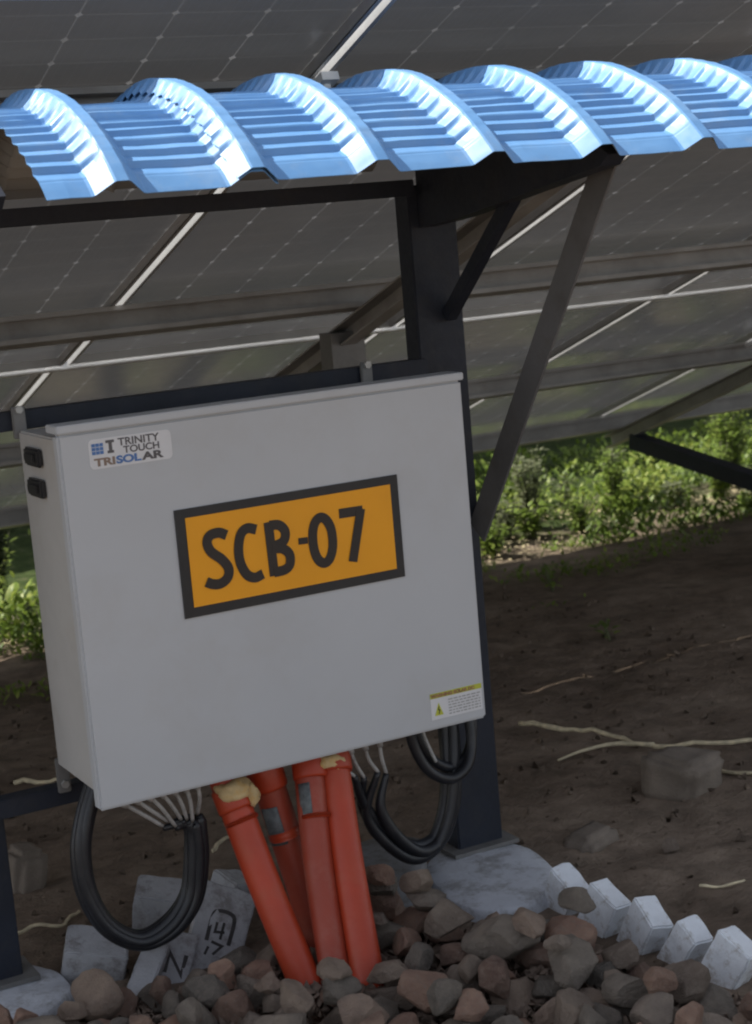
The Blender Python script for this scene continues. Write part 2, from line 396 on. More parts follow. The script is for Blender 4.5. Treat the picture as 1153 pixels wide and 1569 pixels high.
# curved sheet
YC, ZC, RR = 3.26, 1.275, .65
P0 = 1.043; RP = .25
def rib_h(x):
    d = abs((x-P0+RP/2) % RP - RP/2)
    if d < .013: return 1, 1
    if d < .046: return 1-(d-.013)/.033, .5
    return 0, 0
def xs_for(x0, x1):
    k = int((x0-P0)/RP)-1; out = {round(x0, 4), round(x1, 4)}
    while P0+k*RP < x1+RP:
        c = P0+k*RP
        for d in (-.0875, -.065, -.050, -.044, -.034, -.024, -.015, -.011, 0, .011, .015, .024, .034, .044, .050, .065, .0875, .125):
            if x0 < c+d < x1: out.add(round(c+d, 4))
        k += 1
    return sorted(out)
def sheet(x0, x1, lift):
    X = xs_for(x0, x1); a0, a1 = R(46), R(-41); per = R(3.5); nA = 260
    top = []; rows = nA+1
    verts = []; faces = []
    for s in (0, 1):
        for j in range(rows):
            a = a0+(a1-a0)*j/nA
            for x in X:
                h, _ = rib_h(x)
                q = ((a0-a)/per) % 1.0
                saw = (q/.26) if q < .26 else (1-q)/.74               # a steep front, then a long tread
                ends = 0 if a > a0-per*1.1 else min(1.0, (a0-per*1.1-a)/R(1.2))
                amp = .0088*ends*(1-max(0, (h-.55)/.45)*.93)
                wv = .0022*noise.noise(Vector((x*9, a*5, lift*50)))+.0009*noise.noise(Vector((x*31, a*22, 4)))
                r = RR - .033 + .033*h - amp*(1-saw) + lift + wv - (0 if s == 0 else .0014)
                verts.append((x, YC - r*math.sin(a), ZC + r*math.cos(a)))
    nX = len(X); base = rows*nX
    for j in range(rows-1):
        for i in range(nX-1):
            a = j*nX+i; faces.append((a, a+1, a+nX+1, a+nX)); faces.append((base+a, base+a+nX, base+a+nX+1, base+a+1))
    nt_ = len(faces)
    for j in range(rows-1):
        for i in (0, nX-1):
            a = j*nX+i; faces.append((a, base+a, base+a+nX, a+nX))
    for i in range(nX-1):
        for j in (0, rows-1):
            a = j*nX+i; faces.append((a, a+1, base+a+1, base+a))
    me = bpy.data.meshes.new('roof_sheet'); me.from_pydata(verts, [], faces)
    me.materials.append(M['blue']); me.materials.append(M['sheet_under'])
    for k, p in enumerate(me.polygons): p.material_index = 1 if (k < nt_ and k % 2 == 1) else 0
    bm = bmesh.new(); bm.from_mesh(me); bmesh.ops.recalc_face_normals(bm, faces=bm.faces[:]); bm.to_mesh(me); bm.free()
    o = bpy.data.objects.new('roof_sheet', me); C.objects.link(o); o.parent = st; return off(o, st)
sheet(.915, P0+RP+.05, 0)
sheet(P0+RP-.036, P0+5*RP+.05, .0095)
sheet(P0+5*RP-.04, P0+8*RP-.09, .0015) if False else sheet(P0+5*RP+.0501, P0+8*RP-.09, .0095)

# ---------------------------------------------------------------- combiner box
bx = empty('combiner_box', (1.49, 3.40, .483), 'large light grey electrical box with an amber SCB-07 plate under the blue roof', 'electrical box')
body = off(build('body', boxm((1.030, 3.302, .517), (1.957, 3.540, 1.252), bev=.004), M['box_bounce'], bx), bx)
door = off(build('door', boxm((1.026, 3.268, .484), (1.961, 3.3005, 1.262), bev=.006), M['box'], bx, smooth=False), bx)
off(build('rain_lip', boxm((1.024, 3.261, 1.2625), (1.963, 3.33, 1.279), bev=.002), M['box'], bx), bx)
for z0 in (1.187, 1.123):
    bm = BM(); box(bm, (1.016, 3.385, z0), (1.0295, 3.475, z0+.038), bev=.004); box(bm, (1.011, 3.40, z0+.010), (1.0155, 3.46, z0+.028), bev=.002)
    off(build('latch', bm, M['black'], bx), bx)
for x, z0, z1 in ((1.036, 1.235, 1.315), (1.872, 1.245, 1.315), (1.040, .452, .53)):
    bm = BM(); box(bm, (x-.014, 3.5405, z0), (x+.014, 3.5530, z1-(.012 if z1 > 1 else 0)), bev=.002); off(build('mounting_lug', bm, M['galv_dark'], bx), bx)
    zc = z1-.018 if z1 > 1 else z0+.02
    bm = BM(); tube(bm, [(x, 3.530 if False else 3.5405, zc), (x, 3.533, zc)], .009, 6); off(build('bolt', bm, M['bolt'], bx), bx)
# plate
pl = off(build('name_plate', boxm((1.253, 3.2645, .848), (1.777, 3.2679, 1.076)), M['plate_black'], bx), bx)
def sub(o, parent, thing): o.parent = parent; o.matrix_parent_inverse = (Matrix.Translation(-thing.location)).inverted() @ Matrix.Translation(-thing.location) ; return o
def subpart(name, bm, mat, parent):      # world-coordinate mesh below a part whose world matrix is identity
    o = build(name, bm, mat, parent); return o
subpart('amber_panel', boxm((1.275, 3.2632, .869), (1.757, 3.2644, 1.057)), M['amber'], pl)
def ribbon(bm, pts, wd, y, th=.0008):
    P = [Vector((p[0], 0, p[1])) for p in pts]; n = len(P)
    closed = (P[0]-P[-1]).length < 1e-5
    L, Rr = [], []
    for i in range(n):
        if closed: a, b = P[(i-1) if i > 0 else n-2], P[(i+1) if i < n-1 else 1]; d1 = (P[i]-a).normalized(); d2 = (b-P[i]).normalized()
        else:
            d1 = (P[i]-P[i-1]).normalized() if i else (P[1]-P[0]).normalized(); d2 = (P[i+1]-P[i]).normalized() if i < n-1 else d1
        t = (d1+d2).normalized(); nn = Vector((-t.z, 0, t.x)); k = wd/2/max(.5, t.dot(d1))
        L.append(P[i]+nn*k); Rr.append(P[i]-nn*k)
    for i in range(n-1):
        v = []
        for yy in (y, y+th):
            for q in (L[i], Rr[i], Rr[i+1], L[i+1]): v.append(bm.verts.new((q.x, yy, q.z)))
        bm.faces.new((v[0], v[1], v[2], v[3]))
        for a, b in ((0, 1), (1, 2), (2, 3), (3, 0)):
            if (a, b) in ((0, 1),) and 0 < i: continue
            bm.faces.new((v[a], v[b], v[b+4], v[a+4]))
    return bm
def smooth2(p, n=4):
    q = catmull([(a, 0, b) for a, b in p], n); return [(v.x, v.z) for v in q]
G = dict(
 S=[[(1.362, 1.008), (1.345, 1.016), (1.325, 1.013), (1.317, 0.999), (1.324, 0.979), (1.346, 0.959), (1.359, 0.938), (1.355, 0.919), (1.338, 0.909), (1.32, 0.911), (1.307, 0.918)]],
 C=[[(1.430, 1.009), (1.41, 1.015), (1.394, 1.004), (1.386, 0.976), (1.387, 0.945), (1.399, 0.918), (1.417, 0.908), (1.436, 0.913)]],
 B=[[(1.459, 1.020), (1.462, 0.904)], [(1.461, 1.0125), (1.483, 1.010), (1.496, 0.994), (1.490, 0.974), (1.463, 0.966)], [(1.463, 0.962), (1.486, 0.959), (1.501, 0.944), (1.500, 0.923), (1.487, 0.913), (1.462, 0.9115)]],
 D=[[(1.525, 0.968), (1.547, 0.967)]],
 O=[[(1.582, 1.011), (1.596, 1.002), (1.605, 0.979), (1.605, 0.945), (1.596, 0.920), (1.582, 0.9115), (1.568, 0.921), (1.560, 0.945), (1.560, 0.979), (1.568, 1.002), (1.582, 1.011)]],
 Z=[[(1.627, 1.012), (1.684, 1.011)], [(1.680, 1.015), (1.650, 0.903)]])
k = 0
for ch, strokes in G.items():
    bm = BM()
    for s_ in strokes:
        pts = s_ if len(s_) < 3 else smooth2(s_, 5)
        if ch == 'O': pts = smooth2([s_[-2]]+s_+[s_[1]], 5)[5:-5]; pts[-1] = pts[0]
        ribbon(bm, pts, .0210 if ch != 'D' else .014, 3.2612+.0002*(k % 4)); k += 1
    subpart('lettering', bm, M['letter'], pl)
# stickers
def text(s, size, x, z, y, mat, parent, bold=.0, sx=1.0, shear=0):
    cu = bpy.data.curves.new('print', 'FONT'); cu.body = s; cu.size = size; cu.extrude = .0003; cu.offset = bold; cu.shear = shear
    o = bpy.data.objects.new('print', cu); C.objects.link(o); bpy.context.view_layer.update()
    dg = bpy.context.evaluated_depsgraph_get(); me = bpy.data.meshes.new_from_object(o.evaluated_get(dg)); bpy.data.objects.remove(o)
    me.transform(Matrix.Translation((x, y, z)) @ Matrix.Rotation(R(90), 4, 'X') @ Matrix.Diagonal((sx, 1, 1, 1))); me.materials.clear()
    return link_mesh('print', me, mat, parent)
def rrect(x0, x1, z0, z1, y0, y1, r=.01):
    bm = BM(); P = []
    for cx, cz, a0 in ((x1-r, z1-r, 0), (x0+r, z1-r, 90), (x0+r, z0+r, 180), (x1-r, z0+r, 270)):
        for k in range(5): a = R(a0+k*22.5); P.append((cx+r*math.cos(a), cz+r*math.sin(a)))
    A = [bm.verts.new((x, y0, z)) for x, z in P]; B = [bm.verts.new((x, y1, z)) for x, z in P]; n = len(P)
    for i in range(n): bm.faces.new((A[i], A[(i+1) % n], B[(i+1) % n], B[i]))
    bm.faces.new(A); bm.faces.new(B[::-1]); bmesh.ops.recalc_face_normals(bm, faces=bm.faces[:]); return bm
s1 = off(build('maker_sticker', rrect(1.0875, 1.264, 1.1835, 1.2435, 3.2668, 3.2679), M['sticker'], bx), bx)
bm = BM()
for i in range(3):
    for j in range(3): box(bm, (1.094+i*.0085, 3.2660, 1.2125+j*.0078), (1.1013+i*.0085, 3.2667, 1.2190+j*.0078))
build('logo_mark', bm, M['logo_blue'], s1)
bm = BM(); box(bm, (1.124, 3.2660, 1.2330), (1.142, 3.2667, 1.2385)); box(bm, (1.130, 3.2660, 1.2175), (1.137, 3.2667, 1.2329)); box(bm, (1.1265, 3.2660, 1.2120), (1.140, 3.2667, 1.2174))
build('logo_letter', bm, M['logo_dark'], s1)
text('TRINITY', .0215, 1.150, 1.2245, 3.2664, M['logo_dark'], s1, .0004, 1.10)
text('TOUCH', .0195, 1.160, 1.2085, 3.2664, M['logo_dark'], s1, .0004, 1.12)
text('TRI', .021, 1.097, 1.1895, 3.2664, M['logo_brown'], s1, .0009, 1.45)
text('SOL', .021, 1.143, 1.1895, 3.2664, M['logo_blue'], s1, .0009, 1.40)
text('AR', .021, 1.199, 1.1895, 3.2664, M['logo_dark'], s1, .0009, 1.60)
s2 = off(build('warning_sticker', boxm((1.816, 3.2668, .508), (1.951, 3.2679, .557)), M['sticker'], bx), bx)
build('print_bar', boxm((1.816, 3.2662, .5572), (1.951, 3.2679, .5685)), M['warn_yellow'], s2)
text('WARNING SOLAR DC', .0105, 1.8175, .5593, 3.2658, M['warn_brown'], s2, .0008, 1.10)
bm = BM(); tri = [(1.825, .517), (1.847, .517), (1.836, .546)]
A = [bm.verts.new((x, 3.2660, z)) for x, z in tri]; B = [bm.verts.new((x, 3.2667, z)) for x, z in tri]
bm.faces.new(A); bm.faces.new(B[::-1])
for i in range(3): bm.faces.new((A[i], A[(i+1) % 3], B[(i+1) % 3], B[i]))
build('warning_triangle', bm, M['warn_yellow'], s2)
bm = BM(); ribbon(bm, [(1.8365, .538), (1.834, .530), (1.838, .529), (1.835, .520)], .0022, 3.2655, .0003); build('print', bm, M['plate_black'], s2)
bm = BM()
for k in range(6):
    xx = 1.862
    while xx < 1.944:
        l = random.uniform(.004, .013); box(bm, (xx, 3.2662, .514+k*.0066), (min(xx+l, 1.946), 3.2667, .5168+k*.0066)); xx += l+.003
build('fine_print', bm, M['logo_pale'], s2)

# ---------------------------------------------------------------- conduits
def conduit(label, top, bot, rad, matn, collars, tilt_label=None, foam=None):
    top, bot = Vector(top), Vector(bot); d = (bot-top); L = d.length; d.normalize()
    t = empty('conduit', bot, label, 'pipe', 'orange conduits rising into the box')
    mid = (top+bot)/2+Vector((random.uniform(-.004, .004), .01, 0))
    pts = catmull([top, mid, bot], 10)
    off(build('pipe', tube(BM(), pts, rad, 28), M[matn], t, True), t)
    for a, b, k in collars:
        bm = BM(); p0 = top+d*a; p1 = top+d*b; e = d*.006
        tube(bm, [p0, p0+e*.01, p0+e, p1-e, p1-e*.01, p1], [rad*1.0, rad*k*.96, rad*k, rad*k, rad*k*.96, rad*1.0], 28)
        off(build('socket', bm, M['pipe'], t, True), t)
    return t, d
def blob(name, c, s, mat, t, seed, sub_=3, amp=.35):
    bm = BM(); bmesh.ops.create_icosphere(bm, subdivisions=sub_, radius=1)
    for v in bm.verts:
        n_ = v.co.normalized(); k = 1+amp*noise.noise(n_*1.6+Vector((seed, 0, 0)))+amp*.4*noise.noise(n_*5+Vector((0, seed, 0)))
        v.co = Vector((n_.x*s[0]*k, n_.y*s[1]*k, n_.z*s[2]*k))+Vector(c)
    return off(build(name, bm, mat, t, True), t)
t1, d1 = conduit('leftmost orange pipe, leaning, topped with a thick yellow foam blob', (1.350, 3.40, .478), (1.415, 3.18, .0), .036, 'pipe', [(.05, .105, 1.16), (.125, .135, 1.06)])
blob('foam', (1.358, 3.352, .432), (.046, .030, .024), M['foam'], t1, 3.1)
blob('foam', (1.364, 3.328, .352), (.012, .010, .026), M['plaster'], t1, 5.1, 2)
blob('foam', (1.392, 3.33, .418), (.013, .014, .026), M['foam'], t1, 8.3, 2)
t2, d2 = conduit('second orange pipe from the left, half hidden behind its neighbours', (1.452, 3.42, .481), (1.530, 3.34, .0), .036, 'pipe_dull', [(.0, .088, 1.18), (.185, .205, 1.04)])
def patch(t, p0, p1, rad, a0, a1):
    p0, p1 = Vector(p0), Vector(p1); d = (p1-p0).normalized(); c = (Vector((0, 0, 1.62))-p0); c = (c-d*c.dot(d)).normalized(); e = d.cross(c); bm = BM()
    G_ = [[[bm.verts.new(p+(c*math.cos(R(a))+e*math.sin(R(a)))*rr) for a in [a0+(a1-a0)*k/8 for k in range(9)]] for p in (p0, p1)] for rr in (rad*1.012, rad*.97)]
    O, I = G_
    for k in range(8):
        bm.faces.new((O[0][k], O[0][k+1], O[1][k+1], O[1][k])); bm.faces.new((I[0][k], I[1][k], I[1][k+1], I[0][k+1]))
    for g_ in (0, 1):
        for k in range(8): bm.faces.new((O[g_][k], O[g_][k+1], I[g_][k+1], I[g_][k]))
    for k in (0, 8): bm.faces.new((O[0][k], O[1][k], I[1][k], I[0][k]))
    bmesh.ops.recalc_face_normals(bm, faces=bm.faces[:]); off(build('label_print', bm, M['tape'], t, True), t)
def on_pipe(top, bot, f):
    top, bot = Vector(top), Vector(bot); mid = (top+bot)/2; return top+(bot-top)*f+Vector((0, .01, 0))*(1-abs(2*f-1))
patch(t2, on_pipe((1.452, 3.42, .481), (1.530, 3.34, 0), .25), on_pipe((1.452, 3.42, .481), (1.530, 3.34, 0), .43), .037, -5, 60)
t3, d3 = conduit('third orange pipe from the left, upright with a long grey printed label', (1.553, 3.38, .481), (1.463, 3.14, .0), .034, 'pipe_dull', [(.0, .075, 1.15), (.155, .165, 1.05)])
patch(t3, on_pipe((1.553, 3.38, .481), (1.463, 3.14, 0), .16), on_pipe((1.553, 3.38, .481), (1.463, 3.14, 0), .30), .035, 5, 55)
t4, d4 = conduit('rightmost orange pipe, brightest of the four, capped with pale foam', (1.612, 3.38, .481), (1.520, 3.10, .0), .036, 'pipe', [(.0, .075, 1.12)])
blob('foam', (1.590, 3.335, .450), (.036, .022, .018), M['foam'], t4, 9.7)
blob('foam', (1.596, 3.322, .43), (.011, .008, .024), M['foam'], t4, 2.7, 2)

# ---------------------------------------------------------------- cables
def cable(label, pts, rad, cat='cable', group=None, gland=None, tail=None, mat='rubber'):
    t = empty('cable', pts[0], label, cat, group)
    cp = catmull(pts, 8); off(build('jacket', tube(BM(), cp, [rad*min(1, .5+.5*k/12) if tail else rad for k in range(len(cp))], 10), M[mat], t, True), t)
    if gland:
        x, y = gland; bm = BM()
        tube(bm, [(x, y, .5165), (x, y, .496), (x, y, .4955), (x, y, .482), (x, y, .476)], [.013, .013, .010, .0105, .007], 6)
        off(build('cable_gland', bm, M['black'], t), t)
    if tail:
        off(build('ferrule', tube(BM(), [Vector(tail[0])+Vector((0, 0, -.004)), Vector(tail[0])+(Vector(tail[1])-Vector(tail[0]))*.5], .0075, 8), M['wire'], t, True), t); off(build('bare_lead', tube(BM(), catmull(tail, 6), .0046, 7), M['wire'], t, True), t)
    return t
Lx = [1.085, 1.118, 1.150, 1.182, 1.212, 1.240, 1.270]
ringL = [(1.278, 3.400, .350), (1.272, 3.402, .276), (1.250, 3.404, .195), (1.196, 3.406, .142), (1.124, 3.408, .130), (1.058, 3.412, .180), (1.024, 3.418, .262), (1.022, 3.424, .352), (1.042, 3.43, .424), (1.080, 3.44, .500)]
wordL = ['leftmost', 'second', 'third', 'middle', 'fifth', 'sixth', 'rightmost']
for i, x in enumerate(Lx):
    a = 2*math.pi*i/7; ra = .0165 if i else 0
    P = []
    for j, p in enumerate(ringL):
        aa = a+.25*j; sp = 1.0 if j < 4 else .65
        c = Vector((1.15, 3.4, .28)); rd = (Vector(p)-c); rd.y = 0; rd.normalize()
        P.append(Vector(p)+rd*(math.cos(aa)*ra*sp)+Vector((0, math.sin(aa)*ra, 0)))
    e = Vector((x+(1.278-x)*.55+.008, 3.385, .374+.008*math.sin(i*2.3)))
    P = [e, e*.45+P[0]*.55+Vector((0, 0, .010))] + P[0:]
    cable('black cable in the round loop, fed by the %s of seven grey leads' % wordL[i], P, .0125,
          group='cables of the big round loop', gland=(x, 3.345), tail=[(x, 3.345, .478), (x+(e.x-x)*.45, 3.35, .435), (e.x-.002, e.y, e.z+.006)])
    o = C.objects
ringR = [(1.694, 3.38, .299), (1.735, 3.38, .222), (1.803, 3.38, .166), (1.868, 3.385, .178), (1.910, 3.39, .248), (1.930, 3.40, .338), (1.944, 3.42, .431), (1.95, 3.44, .53)]
Rx = [1.592, 1.636, 1.674, 1.714]; Re = [(1.655, 3.36, .392), (1.684, 3.37, .380), (1.716, 3.36, .388), (1.742, 3.37, .376)]
wordR = ['leftmost', 'second', 'third', 'rightmost']
for i in range(4):
    P = [Vector(Re[i])]
    for j, p in enumerate(ringR):
        aa = i*math.pi/2+.3*j; spread = (i-1.5)*.016*max(0, 1-j/2.5)
        P.append(Vector(p)+Vector((math.cos(aa)*.0135+spread, math.sin(aa)*.014, math.sin(aa+1)*.011+abs(spread)*.3)))
    cable('black cable in the deep U loop, fed by the %s of four thin leads' % wordR[i], P, .0145,
          group='cables of the deep U loop', gland=(Rx[i], 3.335), tail=[(Rx[i], 3.335, .478), ((Rx[i]+Re[i][0])/2-.008, 3.345, .43), Re[i]])
ring2 = [(1.806, 3.36, .497), (1.812, 3.36, .436), (1.834, 3.355, .378), (1.868, 3.352, .343), (1.911, 3.352, .330), (1.955, 3.36, .352), (1.978, 3.375, .407), (1.984, 3.40, .50)]
cable('thick black cable in a short loop below the box, nearer of two', ring2, .0125, group='short thick cable loops', gland=(1.806, 3.36))
cable('thick black cable in a short loop below the box, farther of two', [Vector(p)+Vector((.026+.004*math.sin(i), .035, .014)) for i, p in enumerate(ring2)], .0125, group='short thick cable loops', gland=(1.832, 3.395))
cable('thin pale cord hanging beside the thick black loops', [(1.84, 3.375, .50), (1.850, 3.37, .44), (1.872, 3.365, .375)], .004, mat='wire')

# ---------------------------------------------------------------- footings
def footing(name, label, poly, h, mat, seed, z0=-.06, taper=.9):
    bm = BM(); cx = sum(p[0] for p in poly)/len(poly); cy = sum(p[1] for p in poly)/len(poly)
    P = catmull([(x, y, 0) for x, y in poly]+[(poly[0][0], poly[0][1], 0)], 6)[:-1]
    rings = []
    for s, z in ((1.05, z0), (1.02, h*.5), (1.005, h*.93), (.985, h), (.7, h+.003), (.35, h+.005)):
        rings.append([bm.verts.new((cx+(p.x-cx)*s+.012*noise.noise(Vector((p.x*9, p.y*9, z*9+seed))), cy+(p.y-cy)*s+.012*noise.noise(Vector((p.x*8+3, p.y*8, z*9+seed))), z+(.004*noise.noise(Vector((p.x*14, p.y*14, seed))) if z > 0 else 0))) for p in P])
    n = len(P)
    for A, B in zip(rings, rings[1:]):
        for i in range(n): bm.faces.new((A[i], A[(i+1) % n], B[(i+1) % n], B[i]))
    bm.faces.new(rings[-1]); bmesh.ops.recalc_face_normals(bm, faces=bm.faces[:])
    t = build(name, bm, mat, smooth=True); return meta(t, label, 'footing')
footing('concrete_footing', 'whitewashed concrete pad around the foot of the right-hand navy post', [(1.905, 3.48), (1.96, 3.60), (2.08, 3.68), (2.19, 3.62), (2.20, 3.43), (2.13, 3.30), (2.00, 3.24), (1.895, 3.30)], .030, M['pad'], 1.0)
footing('concrete_footing', 'whitewashed concrete pad at the foot of the left-hand navy post', [(.68, 3.58), (.74, 3.72), (.90, 3.73), (.985, 3.62), (.975, 3.48), (.87, 3.40), (.72, 3.43)], .028, M['pad'], 4.0)
footing('concrete_slab', 'low grey concrete slab between the orange pipes and the right-hand post', [(1.66, 3.46), (1.72, 3.66), (1.86, 3.72), (1.955, 3.64), (1.89, 3.50), (1.80, 3.42)], .085, M['concrete'], 7.0)['category'] = 'slab'

# ---------------------------------------------------------------- bricks
def brick(name, label, c, rot, size, mat, group, seed, cat='brick'):
    bm = BM(); a, b, d = size; bmesh.ops.create_cube(bm, size=1)
    bmesh.ops.scale(bm, vec=(a, b, d), verts=bm.verts)
    bmesh.ops.bevel(bm, geom=bm.edges[:], offset=.004, segments=2, affect='EDGES')
    bmesh.ops.subdivide_edges(bm, edges=[e for e in bm.edges if e.calc_length() > .03], cuts=5, use_grid_fill=True)
    for v in bm.verts: v.co += Vector((noise.noise(v.co*30+Vector((seed, 0, 0))), noise.noise(v.co*30+Vector((0, seed, 0))), noise.noise(v.co*30+Vector((0, 0, seed)))))*.0032
    o = build(name, bm, mat, None, False, Vector(c), Euler([R(q) for q in rot])); return meta(o, label, cat, group)
g = 'whitewashed bricks edging the stone heap'
RB_ = [((2.110, 3.225), 30, 'uppermost'), ((2.105, 3.075), 30, 'second from the post'), ((2.125, 2.945), 28, 'middle'), ((2.140, 2.825), 32, 'narrow fourth'), ((2.155, 2.700), 29, 'lowest, at the frame edge')]
lb = ['white brick leaning against the right-hand footing, uppermost of the edging row', 'white brick second below the right-hand footing in the edging row', 'white brick in the middle of the leaning edging row right of the stones', 'smallest white brick, second from the bottom of the edging row', 'lowest white brick of the edging row, nearest the right edge']
for i, ((x, y), tl, _) in enumerate(RB_):
    brick('edging_brick', lb[i], (x, y, .014), (tl+random.uniform(-5, 5), random.uniform(-9, 9), random.uniform(-16, 16)), (.058, .092 if i != 3 else .068, .17), M['white_brick'], g, i*3.3)
g2 = 'pale bricks behind the heap on the left'
brick('pale_brick', 'pale brick block standing inside the round cable loop', (1.30, 3.78, .02), (20, 12, -28), (.11, .085, .17), M['grey_brick'], g2, 21)
brick('pale_brick', 'broad pale brick lying left of the cable loop, near the left post', (1.075, 3.60, .020), (18, 14, -20), (.14, .10, .14), M['grey_brick'], g2, 22)
brick('pale_brick', 'narrow pale brick on edge just below the cable loop', (1.150, 3.48, -.015), (32, 18, -36), (.055, .17, .16), M['grey_brick'], g2, 23)
bN = brick('pale_brick', 'pale brick stamped with an N below the cable loop', (1.225, 3.50, -.012), (42, 20, -30), (.07, .17, .10), M['grey_brick'], g2, 24)
bF = brick('pale_brick', 'large pale brick with a dark stamped oval frog mark, left of the pipes', (1.345, 3.530, .020), (50, 24, -24), (.125, .25, .075), M['grey_brick'], g2, 25)
brick('pale_brick', 'small pale brick end showing directly behind the leftmost pipe', (1.47, 3.72, .035), (15, 20, 20), (.09, .09, .11), M['grey_brick'], g2, 26)
def marks(parent, strokes, z, wd):
    bm = BM()
    for q in strokes:
        r2 = BM(); ribbon(r2, q, wd, 0, .002); me = bpy.data.meshes.new('tmp'); r2.to_mesh(me); r2.free(); me.transform(Matrix.Translation((0, 0, z)) @ Matrix.Rotation(R(-90), 4, 'X')); bm.from_mesh(me); bpy.data.meshes.remove(me)
    return build('stamp', bm, M['frog'], parent)
w_, h_ = .026, .062
marks(bF, [smooth2([(-w_, -h_+.05), (-w_, h_-.015), (-w_+.012, h_), (w_-.012, h_), (w_, h_-.015), (w_, -.01)], 4)], .0385, .009)
marks(bF, [[(-.012, .035), (-.012, .012), (.010, .016)], [(.004, .038), (.004, -.002)], [(-.014, -.012), (.012, -.016), (-.004, -.040)], [(-.022, -.045), (-.018, -.025)]], .0390, .006)
marks(bN, [[(-.020, -.02), (-.020, .028), (.018, -.018), (.018, .03)]], .051, .010)

# ---------------------------------------------------------------- stones
def stone_mesh(seed, cuts, flat):
    rnd = random.Random(seed); bm = BM(); bmesh.ops.create_icosphere(bm, subdivisions=5, radius=1)
    planes = [(Vector((rnd.gauss(0, 1), rnd.gauss(0, 1), rnd.gauss(0, 1))).normalized(), rnd.uniform(.52, .82)) for _ in range(cuts)]
    for v in bm.verts:
        p = v.co.copy()
        for n_, d in planes:
            e = p.dot(n_)-d
            if e > 0: p -= n_*e*.95
        k = 1+.05*noise.noise(p*1.7+Vector((seed, 0, 0)))+.03*noise.noise(p*4.3+Vector((seed, 3, 0)))+.026*noise.noise(p*9+Vector((seed, 0, 8)))+.014*noise.noise(p*21+Vector((seed, 5, 8)))+.007*noise.noise(p*45)
        v.co = Vector((p.x*k, p.y*k*.86, p.z*k*flat))
    me = bpy.data.meshes.new('stone'); bm.to_mesh(me); bm.free(); me.polygons.foreach_set('use_smooth', [True]*len(me.polygons)); return me
SM = {}
for c_ in ('stone_red', 'stone_grey', 'stone_brown'):
    SM[c_] = []
    for i in range(7):
        me = stone_mesh(i*7+len(c_), 11+i % 4*3, (.62, .7, .8)[i % 3]); me.materials.append(M[c_]); SM[c_].append(me)
cell = .02; HG = {}
def hget(x, y): return HG.get((round(x/cell), round(y/cell)), 0.0)
def in_bed(x, y):
    if y < 3.72-.79*x: return False
    if x < .70 or x > (2.02-.06*(y-2.6) if y > 2.60 else 2.08): return False
    if y > 3.36 and x < 1.55: return False
    if x > 1.80 and y > 3.19-.30*(x-1.85): return False
    if y > 3.46: return False
    return True
def mound(x, y): return .020*math.exp(-((x-1.72)**2/.09+(y-3.22)**2/.06))+.035*math.exp(-((x-1.5)**2/.3+(y-3.1)**2/.15))
pipes_xy = [(1.41, 3.19), (1.52, 3.34), (1.47, 3.16), (1.53, 3.12)]
placed = []
def region(x, y):
    if min(math.hypot(x-a, y-b) for a, b in pipes_xy) < .15: return 'at the foot of the orange pipes'
    if x > 1.95 and y < 3.12: return 'beside the white edging bricks'
    if x > 1.7 and y > 3.0: return 'in front of the white footing'
    if x < 1.25: return 'below the round cable loop'
    return 'at the front of the heap'
colw = {'stone_red': 'reddish brown', 'stone_grey': 'grey', 'stone_brown': 'dull brown'}
def put_stone(x, y, r, layer):
    if any(math.hypot(x-a, y-b) < r*.95+.045 for a, b in pipes_xy): return
    hs = [hget(x+dx*r*.5, y+dy*r*.5) for dx in (-1, 0, 1) for dy in (-1, 0, 1)]
    base = sorted(hs)[5] if layer else mound(x, y)
    z = base+r*(.36 if layer else .30)
    c_ = random.choices(('stone_red', 'stone_grey', 'stone_brown'), (.40, .26, .34))[0]
    me = random.choice(SM[c_]); o = bpy.data.objects.new('stone', me); C.objects.link(o)
    o.location = (x, y, z); o.rotation_euler = (random.uniform(-.35, .35), random.uniform(-.35, .35), random.uniform(0, 6.28))
    o.scale = (r*random.uniform(.95, 1.25), r*random.uniform(.9, 1.15), r*random.uniform(.9, 1.15))
    size = 'large' if r > .052 else ('small' if r < .036 else 'medium-sized')
    meta(o, '%s %s stone %s' % (size, colw[c_], region(x, y)), 'stone', 'loose stones heaped below the box')
    n = int(r/cell)+1
    for i in range(-n, n+1):
        for j in range(-n, n+1):
            d = math.hypot(i, j)*cell
            if d < r*.95:
                kx = (round(x/cell)+i, round(y/cell)+j); HG[kx] = max(HG.get(kx, 0), z+r*.68*math.sqrt(max(0, 1-(d/r)**2)))
    placed.append((x, y, r))
for layer, (rlo, rhi, tries, sep) in enumerate([(.042, .064, 6000, .72), (.050, .080, 900, .88), (.030, .050, 500, 1.4)]):
    cur = []
    for _ in range(tries):
        x = random.uniform(.7, 2.15); y = random.uniform(1.9, 3.5)
        r = random.uniform(rlo, rhi)
        if not in_bed(x, y) or (x > 1.75 and not in_bed(x, y+r*.8)) or not in_bed(x+r*.5, y): continue
        if any(math.hypot(x-a, y-b) < (r+c)*sep for a, b, c in cur): continue
        if layer == 1 and random.random() < .2: continue
        if layer and x < 1.42 and random.random() < .45: continue
        cur.append((x, y, r)); put_stone(x, y, r, layer)
ST = {}
for o in C.objects:
    if o.name.split('.')[0] == 'stone': ST.setdefault(o['label'], []).append(o)
ordw = ['second', 'third', 'fourth', 'fifth', 'sixth', 'seventh', 'eighth', 'ninth', 'tenth', 'eleventh', 'twelfth', 'thirteenth', 'fourteenth', 'fifteenth', 'sixteenth', 'seventeenth', 'eighteenth', 'nineteenth', 'twentieth']
